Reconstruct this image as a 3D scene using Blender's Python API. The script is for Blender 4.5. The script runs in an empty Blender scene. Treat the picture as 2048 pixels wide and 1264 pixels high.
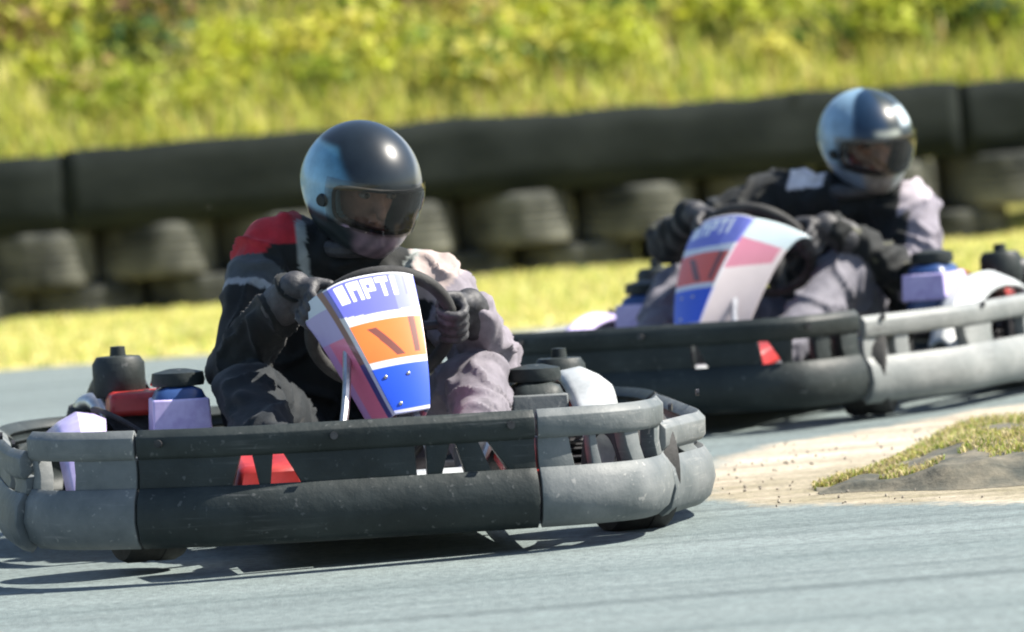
import bpy, bmesh, math, random
import numpy as np
from mathutils import Vector, Matrix, noise, Euler
R = math.radians
random.seed(7); rng = np.random.default_rng(7)
scene = bpy.context.scene
COL = scene.collection

# ------------------------------------------------------------------ camera
CAM = Vector((0, 0, 0.9)); FPX = 11400.0; ROLL = R(4.5); PITCH = -math.atan(437 / FPX)
fw = Vector((0, math.cos(PITCH), math.sin(PITCH))); rt0 = Vector((1, 0, 0)); up0 = rt0.cross(fw)
rt = rt0 * math.cos(ROLL) - up0 * math.sin(ROLL)
up = up0 * math.cos(ROLL) + rt0 * math.sin(ROLL)
cd = bpy.data.cameras.new('camera'); cam = bpy.data.objects.new('camera', cd); COL.objects.link(cam)
m = Matrix((rt, up, -fw)).transposed().to_4x4(); m.translation = CAM
cam.matrix_world = m
cd.sensor_width = 36; cd.lens = FPX / 2048 * 36; cd.clip_start = 0.1; cd.clip_end = 600
cd.dof.use_dof = True; cd.dof.focus_distance = 11.6; cd.dof.aperture_fstop = 4.2
scene.camera = cam
scene.cycles.filter_width = 1.9

def ray(px, py):
    return (fw + rt * ((px - 1024) / FPX) + up * ((632 - py) / FPX))
def at(px, py, y):
    d = ray(px, py); return CAM + d * (y / d.y)
TB = math.tan(R(17))          # the barrier runs away from the camera towards the right
def on_barrier(px, py, dy=0.):
    d = ray(px, py); return CAM + d * ((26.6 + dy) / (d.y - d.x * TB))
def ground(px, py, z=0.0):
    d = ray(px, py); return CAM + d * ((z - CAM.z) / d.z)

# ------------------------------------------------------------------ materials
def new_mat(name):
    mt = bpy.data.materials.new(name); mt.use_nodes = True
    nt = mt.node_tree; b = nt.nodes['Principled BSDF']; return mt, nt, b
def noise_node(nt, scale, detail=5, rough=.6, coord='Object', vec_scale=None):
    tc = nt.nodes.new('ShaderNodeTexCoord'); n = nt.nodes.new('ShaderNodeTexNoise')
    n.inputs['Scale'].default_value = scale; n.inputs['Detail'].default_value = detail; n.inputs['Roughness'].default_value = rough
    src = tc.outputs[coord]
    if vec_scale:
        mp = nt.nodes.new('ShaderNodeMapping'); mp.inputs['Scale'].default_value = vec_scale
        nt.links.new(src, mp.inputs['Vector']); src = mp.outputs['Vector']
    nt.links.new(src, n.inputs['Vector']); return n
def ramp(nt, src, stops):
    r = nt.nodes.new('ShaderNodeValToRGB'); e = r.color_ramp.elements
    while len(e) < len(stops): e.new(.5)
    for i, (p, c) in enumerate(stops):
        e[i].position = p; e[i].color = (*c, 1)
    nt.links.new(src, r.inputs['Fac']); return r
def mix(nt, a, b, fac, mode='MIX'):
    x = nt.nodes.new('ShaderNodeMix'); x.data_type = 'RGBA'; x.blend_type = mode
    def put(sock, v):
        if isinstance(v, (tuple, list)): sock.default_value = (*v, 1)
        elif isinstance(v, (int, float)): sock.default_value = v
        else: nt.links.new(v, sock)
    put(x.inputs[6], a); put(x.inputs[7], b); put(x.inputs[0], fac); return x.outputs[2]
def bump(nt, b, src, strength=.3, dist=.01):
    bp = nt.nodes.new('ShaderNodeBump'); bp.inputs['Strength'].default_value = strength; bp.inputs['Distance'].default_value = dist
    nt.links.new(src, bp.inputs['Height']); nt.links.new(bp.outputs['Normal'], b.inputs['Normal'])
def surf(name, c1, c2, scale=20, rough=.6, metal=0., bump_s=0., bump_scale=None, spread=(.35, .65), coat=0., vec_scale=None, spec=.5):
    mt, nt, b = new_mat(name)
    n = noise_node(nt, scale, vec_scale=vec_scale); r = ramp(nt, n.outputs['Fac'], [(spread[0], c1), (spread[1], c2)])
    nt.links.new(r.outputs['Color'], b.inputs['Base Color'])
    b.inputs['Roughness'].default_value = rough; b.inputs['Metallic'].default_value = metal; b.inputs['Coat Weight'].default_value = coat
    b.inputs['Specular IOR Level'].default_value = spec
    if bump_s:
        n2 = noise_node(nt, bump_scale or scale * 3); bump(nt, b, n2.outputs['Fac'], bump_s)
    return mt
def painted(name, rough=.5, coat=0., wear=.25, bump_s=0., bump_scale=120, sheen=0., spec=.5, wscale=25):
    mt, nt, b = new_mat(name)
    a = nt.nodes.new('ShaderNodeAttribute'); a.attribute_name = 'paint'
    n = noise_node(nt, wscale); r = ramp(nt, n.outputs['Fac'], [(.3, (1 - wear,) * 3), (.7, (1, 1, 1))])
    nt.links.new(mix(nt, a.outputs['Color'], r.outputs['Color'], 1.0, 'MULTIPLY'), b.inputs['Base Color'])
    b.inputs['Roughness'].default_value = rough; b.inputs['Coat Weight'].default_value = coat; b.inputs['Coat Roughness'].default_value = .1
    b.inputs['Sheen Weight'].default_value = sheen; b.inputs['Specular IOR Level'].default_value = spec
    if bump_s: bump(nt, b, noise_node(nt, bump_scale).outputs['Fac'], bump_s, .004)
    return mt
M = {}
def bumper_plastic(name, c1, c2, scar):
    mt, nt, b = new_mat(name)
    r = ramp(nt, noise_node(nt, 7).outputs['Fac'], [(.35, c1), (.65, c2)])
    m1 = ramp(nt, noise_node(nt, 1.0, 6, .65, vec_scale=(5, 5, 90)).outputs['Fac'], [(.56, (0, 0, 0)), (.70, (1, 1, 1))])
    m2 = ramp(nt, noise_node(nt, 5, 3).outputs['Fac'], [(.45, (0, 0, 0)), (.62, (.8, .8, .8))])
    k = mix(nt, m1.outputs['Color'], m2.outputs['Color'], 1.0, 'MULTIPLY')
    c = mix(nt, r.outputs['Color'], scar, k)
    m3 = ramp(nt, noise_node(nt, 60, 2).outputs['Fac'], [(.66, (0, 0, 0)), (.72, (.7, .7, .7))]); c = mix(nt, c, scar, m3.outputs['Color'])
    nt.links.new(c, b.inputs['Base Color']); b.inputs['Roughness'].default_value = .55; b.inputs['Specular IOR Level'].default_value = .3
    bump(nt, b, noise_node(nt, 30).outputs['Fac'], .22); return mt
M['black_plastic'] = bumper_plastic('black_plastic', (.009, .0135, .0135), (.022, .029, .029), (.075, .08, .08))
M['grey_plastic'] = bumper_plastic('grey_plastic', (.075, .088, .092), (.15, .16, .16), (.26, .26, .25))
M['light_plastic'] = bumper_plastic('light_plastic', (.135, .148, .146), (.215, .225, .22), (.07, .07, .07))
M['pale_plastic'] = surf('pale_plastic', (.30, .32, .32), (.50, .52, .52), 12, .38, bump_s=.1, bump_scale=30)
M['lilac_plastic'] = surf('lilac_plastic', (.36, .30, .56), (.56, .50, .76), 16, .35)
M['blue_plastic'] = surf('blue_plastic', (.012, .035, .11), (.025, .06, .18), 14, .35)
M['red_plastic'] = surf('red_plastic', (.24, .012, .012), (.38, .03, .025), 14, .4)
M['dark_metal'] = surf('dark_metal', (.02, .02, .022), (.06, .06, .065), 30, .45, .6)
M['steel'] = surf('steel', (.35, .35, .36), (.6, .6, .6), 30, .35, .9)
M['alloy'] = surf('alloy', (.45, .46, .47), (.62, .62, .62), 25, .45, .7)
M['rubber'] = surf('rubber', (.012, .012, .012), (.03, .03, .029), 25, .8, bump_s=.2)
M['seat_shell'] = surf('seat_shell', (.012, .012, .013), (.03, .03, .03), 20, .5)
M['glove'] = surf('glove_leather', (.015, .015, .017), (.05, .05, .055), 30, .6, bump_s=.3, bump_scale=80)
M['glove_grey'] = surf('glove_fabric', (.06, .068, .08), (.13, .14, .16), 30, .7, bump_s=.3, bump_scale=80)
M['shoe'] = surf('shoe_suede', (.02, .02, .022), (.06, .06, .06), 30, .7)
M['eye'] = surf('eyeball', (.20, .18, .17), (.28, .26, .24), 8, .3)
M['iris'] = surf('iris', (.03, .02, .012), (.06, .04, .02), 60, .25)
M['tyre_dusty'] = surf('dusty_tyre', (.017, .020, .019), (.135, .138, .118), 5, .85, bump_s=.4, bump_scale=40, spread=(.35, .75), spec=.2)
M['belt'] = surf('worn_belt', (.0035, .0068, .0062), (.016, .021, .019), 3.5, .85, bump_s=.35, bump_scale=14, vec_scale=(.5, 1, 1.6), spread=(.3, .75), spec=.15)
M['suit'] = painted('suit_fabric', .75, wear=.35, bump_s=.35, bump_scale=60, sheen=.06, spec=.25, wscale=30)
M['helmet'] = painted('helmet_paint', .34, coat=.28, wear=.35, wscale=22, spec=.28)
M['fairing'] = painted('fairing_print', .3, coat=.5, wear=.10, wscale=14)
# visor: tinted clear plastic
mt, nt, b = new_mat('visor_plastic')
out = nt.nodes['Material Output']; tr = nt.nodes.new('ShaderNodeBsdfTransparent'); gl = nt.nodes.new('ShaderNodeBsdfGlossy'); ms = nt.nodes.new('ShaderNodeMixShader'); fr = nt.nodes.new('ShaderNodeFresnel')
tr.inputs[0].default_value = (.66, .65, .64, 1); gl.inputs['Roughness'].default_value = .05; fr.inputs['IOR'].default_value = 1.5
nt.links.new(fr.outputs[0], ms.inputs[0]); nt.links.new(tr.outputs[0], ms.inputs[1]); nt.links.new(gl.outputs[0], ms.inputs[2]); nt.links.new(ms.outputs[0], out.inputs['Surface'])
M['visor'] = mt
def asphalt_color(nt):
    n1 = noise_node(nt, 1.0, 6, vec_scale=(.35, 2.2, 1)); n2 = noise_node(nt, 55, 5, .75)
    r1 = ramp(nt, n1.outputs['Fac'], [(.3, (.118, .154, .154)), (.7, (.178, .218, .216))])
    r2 = ramp(nt, n2.outputs['Fac'], [(.3, (.35, .35, .36)), (.68, (1.25, 1.24, 1.22))])
    n3 = noise_node(nt, 1.0, 4, vec_scale=(.12, 5.0, 1)); r3 = ramp(nt, n3.outputs['Fac'], [(.36, (.56, .58, .59)), (.52, (1, 1, 1))])
    c = mix(nt, r1.outputs['Color'], r2.outputs['Color'], .8, 'MULTIPLY'); return mix(nt, c, r3.outputs['Color'], .8, 'MULTIPLY')
mt, nt, b = new_mat('asphalt')
nt.links.new(asphalt_color(nt), b.inputs['Base Color']); b.inputs['Roughness'].default_value = .8
bump(nt, b, noise_node(nt, 160, 4).outputs['Fac'], .6, .006); M['asphalt'] = mt
M['verge_soil'] = surf('verge_soil', (.30, .25, .07), (.55, .48, .16), 3, .95, bump_s=.5, bump_scale=20)
M['ground'] = surf('field_ground', (.12, .14, .03), (.28, .26, .06), 1.5, .95)
M['bank_soil'] = surf('bank_soil', (.07, .085, .02), (.22, .21, .05), 2.5, .95, bump_s=.5, bump_scale=8)
mt, nt, b = new_mat('pale_dust')
n1 = noise_node(nt, 2.5, 6, vec_scale=(.6, 2, 1)); r1 = ramp(nt, n1.outputs['Fac'], [(.35, (.29, .25, .19)), (.65, (.50, .44, .35))])
a = nt.nodes.new('ShaderNodeAttribute'); a.attribute_name = 'paint'
n2 = noise_node(nt, 30, 4); ad = nt.nodes.new('ShaderNodeMath'); ad.operation = 'ADD'; nt.links.new(a.outputs['Fac'], ad.inputs[0]); nt.links.new(n2.outputs['Fac'], ad.inputs[1])
r2 = ramp(nt, ad.outputs[0], [(.55, (0, 0, 0)), (1.0, (1, 1, 1))])
so_ = nt.nodes.new('ShaderNodeAttribute'); so_.attribute_name = 'soil'
n4 = noise_node(nt, 6, 6, .7, vec_scale=(.7, 1.6, 1)); a4 = nt.nodes.new('ShaderNodeMath'); a4.operation = 'MULTIPLY_ADD'; nt.links.new(n4.outputs['Fac'], a4.inputs[0]); a4.inputs[1].default_value = .9; nt.links.new(so_.outputs['Fac'], a4.inputs[2])
r4 = ramp(nt, a4.outputs[0], [(.62, (0, 0, 0)), (1.0, (1, 1, 1))]); n5 = noise_node(nt, 70, 4, .7); r5 = ramp(nt, n5.outputs['Fac'], [(.35, (.55, .54, .52)), (.6, (1.1, 1.1, 1.08))])
dc = mix(nt, mix(nt, r1.outputs['Color'], (.17, .15, .085), r4.outputs['Color']), r5.outputs['Color'], .9, 'MULTIPLY')
nt.links.new(mix(nt, asphalt_color(nt), dc, r2.outputs['Color']), b.inputs['Base Color']); b.inputs['Roughness'].default_value = .9
bump(nt, b, noise_node(nt, 160, 4).outputs['Fac'], .6, .006); M['dust'] = mt
M['mound_soil'] = surf('mound_soil', (.035, .04, .033), (.14, .125, .09), 9, .95, bump_s=.7, bump_scale=30)
def leaf_mat(name, trans=.45):
    mt, nt, b = new_mat(name); out = nt.nodes['Material Output']
    a = nt.nodes.new('ShaderNodeAttribute'); a.attribute_name = 'paint'
    t = nt.nodes.new('ShaderNodeBsdfTranslucent'); ms = nt.nodes.new('ShaderNodeMixShader'); ms.inputs[0].default_value = trans
    nt.links.new(a.outputs['Color'], b.inputs['Base Color']); nt.links.new(a.outputs['Color'], t.inputs['Color'])
    b.inputs['Roughness'].default_value = .55; b.inputs['Specular IOR Level'].default_value = .3
    nt.links.new(b.outputs[0], ms.inputs[1]); nt.links.new(t.outputs[0], ms.inputs[2]); nt.links.new(ms.outputs[0], out.inputs['Surface'])
    return mt
M['leaf'] = leaf_mat('leaf'); M['grass'] = leaf_mat('grass_blade', .4)

# ------------------------------------------------------------------ object helpers
def link(name, me, parent=None, mat=None):
    o = bpy.data.objects.new(name, me); COL.objects.link(o)
    if parent: o.parent = parent
    if mat is not None: o.data.materials.clear(); o.data.materials.append(mat)
    return o
def obj(name, bm, mat, parent=None, smooth=True, bevel=0., angle=35):
    me = bpy.data.meshes.new(name); bm.to_mesh(me); bm.free()
    if smooth: me.shade_smooth()
    o = link(name, me, parent, mat)
    if bevel:
        bv = o.modifiers.new('edge', 'BEVEL'); bv.width = bevel; bv.segments = 2; bv.limit_method = 'ANGLE'; bv.angle_limit = R(30)
    if smooth:
        try: me.set_sharp_from_angle(angle=R(angle))
        except Exception: pass
    return o
def tag(o, label=None, cat=None, group=None, kind=None):
    for k, v in (('label', label), ('category', cat), ('group', group), ('kind', kind)):
        if v: o[k] = v
    return o
def empty(name, loc, rz):
    o = bpy.data.objects.new(name, None); COL.objects.link(o); o.location = loc; o.rotation_euler = (0, 0, rz); o.empty_display_size = .2
    return o
def B(): return bmesh.new()
def box(bm, c, s, rot=None, taper=1.0):
    vs = []
    for dz in (-.5, .5):
        k = taper if dz > 0 else 1
        for dx, dy in ((-.5, -.5), (.5, -.5), (.5, .5), (-.5, .5)):
            v = Vector((dx * s[0] * k, dy * s[1] * k, dz * s[2]))
            if rot is not None: v = rot @ v
            vs.append(bm.verts.new(v + Vector(c)))
    for f in ((3, 2, 1, 0), (4, 5, 6, 7), (0, 1, 5, 4), (1, 2, 6, 5), (2, 3, 7, 6), (3, 0, 4, 7)):
        bm.faces.new([vs[i] for i in f])
def tube(bm, pts, r, n=10, closed=False, caps=True):
    pts = [Vector(p) for p in pts]; N = len(pts); rings = []; prev = None
    for i, p in enumerate(pts):
        if closed: t = pts[(i + 1) % N] - pts[i - 1]
        else: t = pts[min(i + 1, N - 1)] - pts[max(i - 1, 0)]
        t.normalize()
        if prev is None:
            a = Vector((0, 0, 1)) if abs(t.z) < .9 else Vector((1, 0, 0)); u = t.cross(a).normalized()
        else:
            u = (prev - t * prev.dot(t)).normalized()
        prev = u; w = t.cross(u); rr = r[i] if isinstance(r, (list, tuple)) else r
        rings.append([bm.verts.new(p + u * rr * math.cos(2 * math.pi * k / n) + w * rr * math.sin(2 * math.pi * k / n)) for k in range(n)])
    for i in range(N if closed else N - 1):
        a, b2 = rings[i], rings[(i + 1) % N]
        off = 0
        if closed and i == N - 1:
            off = min(range(n), key=lambda o: (a[0].co - b2[o].co).length)
        for k in range(n):
            bm.faces.new((a[k], a[(k + 1) % n], b2[(k + 1 + off) % n], b2[(k + off) % n]))
    if not closed and caps:
        bm.faces.new(rings[0][::-1]); bm.faces.new(rings[-1])
def smooth_path(pts, k=6):
    pts = [Vector(p) for p in pts]; out = []
    P = [pts[0]] + pts + [pts[-1]]
    for i in range(1, len(P) - 2):
        for j in range(k):
            t = j / k; a, b2, c2, d = P[i - 1], P[i], P[i + 1], P[i + 2]
            out.append(.5 * ((2 * b2) + (c2 - a) * t + (2 * a - 5 * b2 + 4 * c2 - d) * t * t + (3 * b2 - a - 3 * c2 + d) * t ** 3))
    out.append(pts[-1]); return out
def lathe(bm, prof, axis='z', c=(0, 0, 0), n=40, closed=False):
    c = Vector(c); rings = []
    for r, h in prof:
        ring = []
        for k in range(n):
            a = 2 * math.pi * k / n
            v = {'z': Vector((r * math.cos(a), r * math.sin(a), h)), 'y': Vector((r * math.sin(a), h, r * math.cos(a))), 'x': Vector((h, r * math.cos(a), r * math.sin(a)))}[axis]
            ring.append(bm.verts.new(v + c))
        rings.append(ring)
    L = len(rings)
    for i in range(L if closed else L - 1):
        a, b2 = rings[i], rings[(i + 1) % L]
        for k in range(n): bm.faces.new((a[k], a[(k + 1) % n], b2[(k + 1) % n], b2[k]))
    if not closed:
        for ring, rev in ((rings[0], True), (rings[-1], False)):
            bm.faces.new(ring[::-1] if rev else ring)
def ellipsoid(bm, c, r, rot=None, u=20, v=14):
    mt = Matrix.Translation(Vector(c)) @ (rot.to_4x4() if rot is not None else Matrix()) @ Matrix.Diagonal((*r, 1))
    bmesh.ops.create_uvsphere(bm, u_segments=u, v_segments=v, radius=1, matrix=mt)
def capsule(bm, a, b2, ra, rb, n=14):
    a, b2 = Vector(a), Vector(b2); d = (b2 - a); L = d.length
    if L < 1e-5: ellipsoid(bm, a, (ra,) * 3); return
    t = d / L; pts = []; rs = []
    for k in range(5):
        th = math.pi / 2 * k / 4; pts.append(a - t * ra * math.cos(th)); rs.append(max(ra * math.sin(th), 1e-4))
    for k in range(1, 4): pts.append(a + d * k / 4); rs.append(ra + (rb - ra) * k / 4)
    for k in range(4, -1, -1):
        th = math.pi / 2 * k / 4; pts.append(b2 + t * rb * math.cos(th)); rs.append(max(rb * math.sin(th), 1e-4))
    tube(bm, pts, rs, n)
def remeshed(bm, voxel, smooth_iter=4):
    bmesh.ops.recalc_face_normals(bm, faces=bm.faces)
    me = bpy.data.meshes.new('tmp'); bm.to_mesh(me); bm.free()
    o = bpy.data.objects.new('tmp', me); COL.objects.link(o)
    rm = o.modifiers.new('r', 'REMESH'); rm.mode = 'VOXEL'; rm.voxel_size = voxel
    sm = o.modifiers.new('s', 'SMOOTH'); sm.iterations = smooth_iter; sm.factor = .5
    dg = bpy.context.evaluated_depsgraph_get(); me2 = bpy.data.meshes.new_from_object(o.evaluated_get(dg))
    bpy.data.objects.remove(o); bpy.data.meshes.remove(me); return me2
def set_paint(me, cols):
    a = me.color_attributes.new('paint', 'FLOAT_COLOR', 'POINT')
    arr = np.ones((len(me.vertices), 4), dtype=np.float32); arr[:, :3] = cols
    a.data.foreach_set('color', arr.ravel())
def sstep(a, b2, x):
    t = min(1, max(0, (x - a) / (b2 - a))); return t * t * (3 - 2 * t)

# ------------------------------------------------------------------ the kart
HALF = [(1.02, 0), (1.016, .22), (.995, .38), (.94, .48), (.84, .535), (.72, .565), (.56, .635), (.40, .695), (.1, .712), (-.3, .725), (-.62, .72), (-.84, .63), (-.93, .46), (-.96, .2), (-.965, 0)]
WIDE = [(1.02, 0), (1.016, .22), (.995, .38), (.955, .48), (.92, .56), (.87, .645), (.78, .72), (.60, .765), (.1, .775), (-.3, .77), (-.62, .76), (-.84, .66), (-.93, .46), (-.96, .2), (-.965, 0)]
def outline(pts):
    hp = smooth_path([(x, y, 0) for x, y in pts], 12); hl = [0.]
    for i in range(1, len(hp)): hl.append(hl[-1] + (hp[i] - hp[i - 1]).length)
    return hp, hl
OUT = {1: outline(HALF), -1: outline(HALF)}
def path(s):
    sg = 1 if s >= 0 else -1; hp, hl = OUT[sg]; a = min(abs(s), hl[-1])
    i = max(1, next((k for k in range(len(hl)) if hl[k] >= a), len(hl) - 1)); t = (a - hl[i - 1]) / (hl[i] - hl[i - 1] + 1e-9)
    p = hp[i - 1].lerp(hp[i], t); return Vector((p.x, p.y * sg, 0))
def pnorm(s):
    e = .01; t = path(s + e) - path(s - e); t.normalize(); return Vector((t.y, -t.x, 0))
LOW = ([.048, .066, .105, .145, .170], [-.022, 0, .012, .006, -.010])
TOP = ([.226, .236, .270, .286], [-.013, -.005, -.004, -.018])
def bumper(name, s0, s1, holes, mat, parent, drop=0., out=0., cut=0.):
    bm = B()
    def P(s, z, off): return bm.verts.new(path(s) + pnorm(s) * (off + out) + Vector((0, 0, z - drop)))
    n = max(4, int((s1 - s0) / .02)); ss = [s0 + (s1 - s0) * k / n for k in range(n + 1)]
    for zs, offs in (LOW, ([z - cut for z in TOP[0]], TOP[1])):
        g = [[P(s, z, f) for z, f in zip(zs, offs)] for s in ss]
        for i in range(n):
            for j in range(len(zs) - 1): bm.faces.new((g[i][j], g[i + 1][j], g[i + 1][j + 1], g[i][j + 1]))
    hs = [(s0, s0, s0, s0)] + sorted(holes) + [(s1, s1, s1, s1)]
    for a, b2 in zip(hs[:-1], hs[1:]):
        lo0, lo1, hi0, hi1 = a[1], b2[0], a[3], b2[2]
        if lo1 - lo0 < .004 and hi1 - hi0 < .004: continue
        k = max(2, int(max(lo1 - lo0, hi1 - hi0) / .03)); rows = []
        for i in range(k + 1):
            t = i / k; rows.append([P(lo0 + (lo1 - lo0) * t, .168, -.012), P((lo0 + hi0) / 2 + ((lo1 + hi1) / 2 - (lo0 + hi0) / 2) * t, .198 - cut / 2, -.016), P(hi0 + (hi1 - hi0) * t, .229 - cut, -.014)])
        for i in range(k):
            for j in range(2): bm.faces.new((rows[i][j], rows[i + 1][j], rows[i + 1][j + 1], rows[i][j + 1]))
    o = obj(name, bm, mat, parent, angle=50)
    so = o.modifiers.new('wall', 'SOLIDIFY'); so.thickness = .03; so.offset = -1
    bv = o.modifiers.new('edge', 'BEVEL'); bv.width = .005; bv.segments = 2; bv.limit_method = 'ANGLE'; bv.angle_limit = R(40)
    return o
def wheel(parent, x, y, r, w):
    bm = B(); h = w / 2
    lathe(bm, [(r * .62, -h * .92), (r * .80, -h), (r * .95, -h * .93), (r, -h * .72), (r, -h * .2), (r * .985, -h * .18), (r * .985, h * .18), (r, h * .2), (r, h * .72), (r * .95, h * .93), (r * .80, h), (r * .62, h * .92)], 'y', (0, 0, 0), 40, True)
    wb = B(); lathe(wb, [(r * .30, -h * .35), (r * .42, -h * .5), (r * .60, -h * .85), (r * .64, -h * .9), (r * .64, h * .9), (r * .60, h * .85), (r * .42, h * .5), (r * .30, h * .35)], 'y', (0, 0, 0), 32, True)
    for k in range(3):
        a = k * 2 * math.pi / 3; box(wb, (math.sin(a) * r * .2, 0, math.cos(a) * r * .2), (.035, h * .6, r * .42), Matrix.Rotation(a, 3, 'Y'))
    e = obj('wheel', B(), M['alloy'], parent); e.location = (x, y, r)
    bpy.data.objects.remove(e)
    e = bpy.data.objects.new('wheel', None); COL.objects.link(e); e.parent = parent; e.location = (x, y, r); e.empty_display_size = .1
    if x > .3: e.rotation_euler = (0, 0, R(14))
    obj('tyre', bm, M['rubber'], e); obj('rim', wb, M['alloy'], e)
WHEEL_C = Vector((.20, .04, .435)); WHEEL_A = Vector((-.80, 0, .60)).normalized(); WHEEL_R = .15
WHEEL_U = WHEEL_A.cross(Vector((0, 1, 0))).normalized() * -1
if WHEEL_U.z < 0: WHEEL_U = -WHEEL_U
def wheel_pt(th, r=WHEEL_R):   # th from 'up', positive to the left (+y)
    return WHEEL_C + WHEEL_U * math.cos(th) * r + Vector((0, 1, 0)) * math.sin(th) * r

WHITE = (.66, .66, .69); ORANGE = (.80, .17, .03) ; BLUE = (.015, .075, .58); LILAC = (.13, .14, .52); BROWN = (.16, .05, .035); PINK = (.66, .16, .28)
def fairing_paint(kind):
    def f(u, v):
        a = abs(u); edge = .64
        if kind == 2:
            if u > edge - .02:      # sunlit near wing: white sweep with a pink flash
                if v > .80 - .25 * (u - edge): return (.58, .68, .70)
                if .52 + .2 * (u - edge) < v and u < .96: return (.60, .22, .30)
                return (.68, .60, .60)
        if a > edge:
            if a < edge + .07: return BROWN if v > .4 else (.05, .05, .2)
            if v > .86: return (.50, .58, .66)
            if v > .62: return (.36, .32, .58)
            return PINK if a < .92 else (.42, .22, .45)
        if v > .70:
            t = (v - .70) / .30
            if t < .08 + .10 * (u / edge) ** 2: return WHITE
            # band of white letters on lilac blue
            x = ((u / edge + 1) / 2 - .06) / .80
            if .44 < t < .90 and 0 < x < 1:
                k = x * 5; fr = (k - math.floor(k)) * 1.18; i = int(k)
                tt = (t - .44) / .46
                if fr > 1: return LILAC
                if i == 0: on = fr > .2
                elif i == 1: on = fr < .30 or fr > .70 or (tt > .55 and abs(fr - .5) < .2)
                elif i == 2: on = fr < .28 or (tt > .75) or (tt > .35 and tt < .52 and fr < .8) or (fr > .62 and tt > .35)
                elif i == 3: on = abs(fr - .5) < .15 or tt > .72
                else: on = (fr < .42)
                if on: return (.82, .83, .86)
            if t > .95: return WHITE
            return (.20, .22, .62) if x > .8 else LILAC
        if v > .67 : return WHITE
        if v > .385:
            x = u / edge; t = (v - .385) / .285
            if abs(x - (-.55 + .75 * (1 - t))) < .13 and .10 < t < .85: return BROWN
            if abs(x - .66) < .085 and t > .12: return BROWN
            if a > edge - .05: return WHITE
            return ORANGE if kind == 1 else (.72, .10, .05)
        if v > .345: return WHITE
        if v < .03 or a > edge - .035: return (.55, .55, .75)
        return BLUE
    return f
def fairing(parent, kind, yaw, roll, off, ws=1.):
    bm = B(); NU, NV = 150, 130; g = []
    for i in range(NU + 1):
        u = -1 + 2 * i / NU; row = []
        for j in range(NV + 1):
            v = j / NV
            w = .062 + .098 * v ** .85
            k = max(0, abs(u) - .60)
            y = (u - math.copysign(k * (.35 if kind == 1 else .12), u)) * w * ws
            x = .50 - .15 * v - .03 * v * v - k * .32 - .012 * u * u + .012 * math.sin(v * math.pi)
            z = .245 + .285 * v - .02 * u * u * v - .10 * max(0, k) * (1 - v) - (.055 if kind == 1 else .075) * abs(u) ** 3.5 * v ** 6
            row.append(bm.verts.new((x, y, z)))
        g.append(row)
    for i in range(NU):
        for j in range(NV): bm.faces.new((g[i][j], g[i + 1][j], g[i + 1][j + 1], g[i][j + 1]))
    bm.verts.index_update(); fp = fairing_paint(kind)
    cols = np.array([fp(-1 + 2 * i / NU, j / NV) for i in range(NU + 1) for j in range(NV + 1)], dtype=np.float32)
    o = obj('front_fairing', bm, M['fairing'], parent, angle=80); set_paint(o.data, cols)
    so = o.modifiers.new('wall', 'SOLIDIFY'); so.thickness = .008; so.offset = -1
    pv = Vector((.42, 0, .36)); o.matrix_local = Matrix.Translation(pv + Vector(off)) @ Matrix.Rotation(yaw, 4, 'Z') @ Matrix.Rotation(roll, 4, 'X') @ Matrix.Translation(-pv)
    for (u, v) in ((-.30, .07), (.12, .27), (-.4, .27)):   # screws through the blue panel
        w = .062 + .098 * v ** .85; s = B(); p = Vector((.50 - .15 * v - .03 * v * v - .012 * u * u + .012 * math.sin(v * math.pi) + .001, u * w, .245 + .285 * v))
        ellipsoid(s, p, (.0025, .0045, .0045), None, 12, 8); obj('screw', s, M['steel'], o)
    return o
def engine(parent, sd, kind):
    e = bpy.data.objects.new('engine', None); COL.objects.link(e); e.parent = parent; e.location = (-.34, sd * (.47 if kind == 1 else .50), .045 if kind == 2 and sd > 0 else (.0 if kind == 1 and sd > 0 else .06)); e.empty_display_size = .1
    bm = B(); box(bm, (0, 0, .07), (.22, .17, .14)); box(bm, (.02, 0, .17), (.14, .14, .07), None, .85)
    for k in range(6): box(bm, (.135, 0, .06 + .018 * k), (.05, .13, .008))
    obj('engine_block', bm, M['dark_metal'], e, bevel=.006)
    bm = B(); lathe(bm, [(.02, 0), (.085, 0), (.09, .012), (.085, .035), (.05, .05), (.02, .052)], 'y', (-.01, 0, .105), 32)
    o = obj('recoil_cover', bm, M['red_plastic'], e); o.location = (0, sd * .086, 0); o.scale = (1, sd, 1)
    bm = B(); box(bm, (.06, sd * -.02, .225), (.19, .15, .05), None, .94); o = obj('fan_cover', bm, M['red_plastic'], e, bevel=.012)
    bm = B(); lathe(bm, [(.01, 0), (.052, 0), (.058, .01), (.058, .075), (.048, .09), (.018, .092), (.016, .112), (.004, .113)], 'z', (-.02, sd * .02, .235), 28)
    obj('air_filter', bm, M['black_plastic'], e)
    bm = B(); tube(bm, smooth_path([(-.08, sd * .04, .16), (-.15, sd * .07, .22), (-.22, sd * .10, .20), (-.26, sd * .10, .12)], 6), .020, 12)
    obj('exhaust', bm, M['steel'], e)
    bm = B(); tube(bm, smooth_path([(-.10, sd * -.02, .235), (-.15, sd * .0, .27), (-.23, sd * .04, .25), (-.28, sd * .06, .19)], 6), .034, 14)
    obj('silencer', bm, M['dark_metal'], e)
    bm = B(); tube(bm, smooth_path([(.10, sd * .05, .17), (.16, sd * .09, .22), (.22, sd * .04, .20), (.30, sd * -.02, .16), (.36, sd * -.06, .13)], 6), .006, 8); obj('fuel_hose', bm, M['rubber'], e)
    bm = B(); tube(bm, smooth_path([(.12, sd * -.03, .15), (.17, sd * -.05, .24), (.10, sd * -.06, .285), (.0, sd * -.05, .26)], 6), .0045, 8); obj('spark_cable', bm, M['red_plastic'], e)
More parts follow.
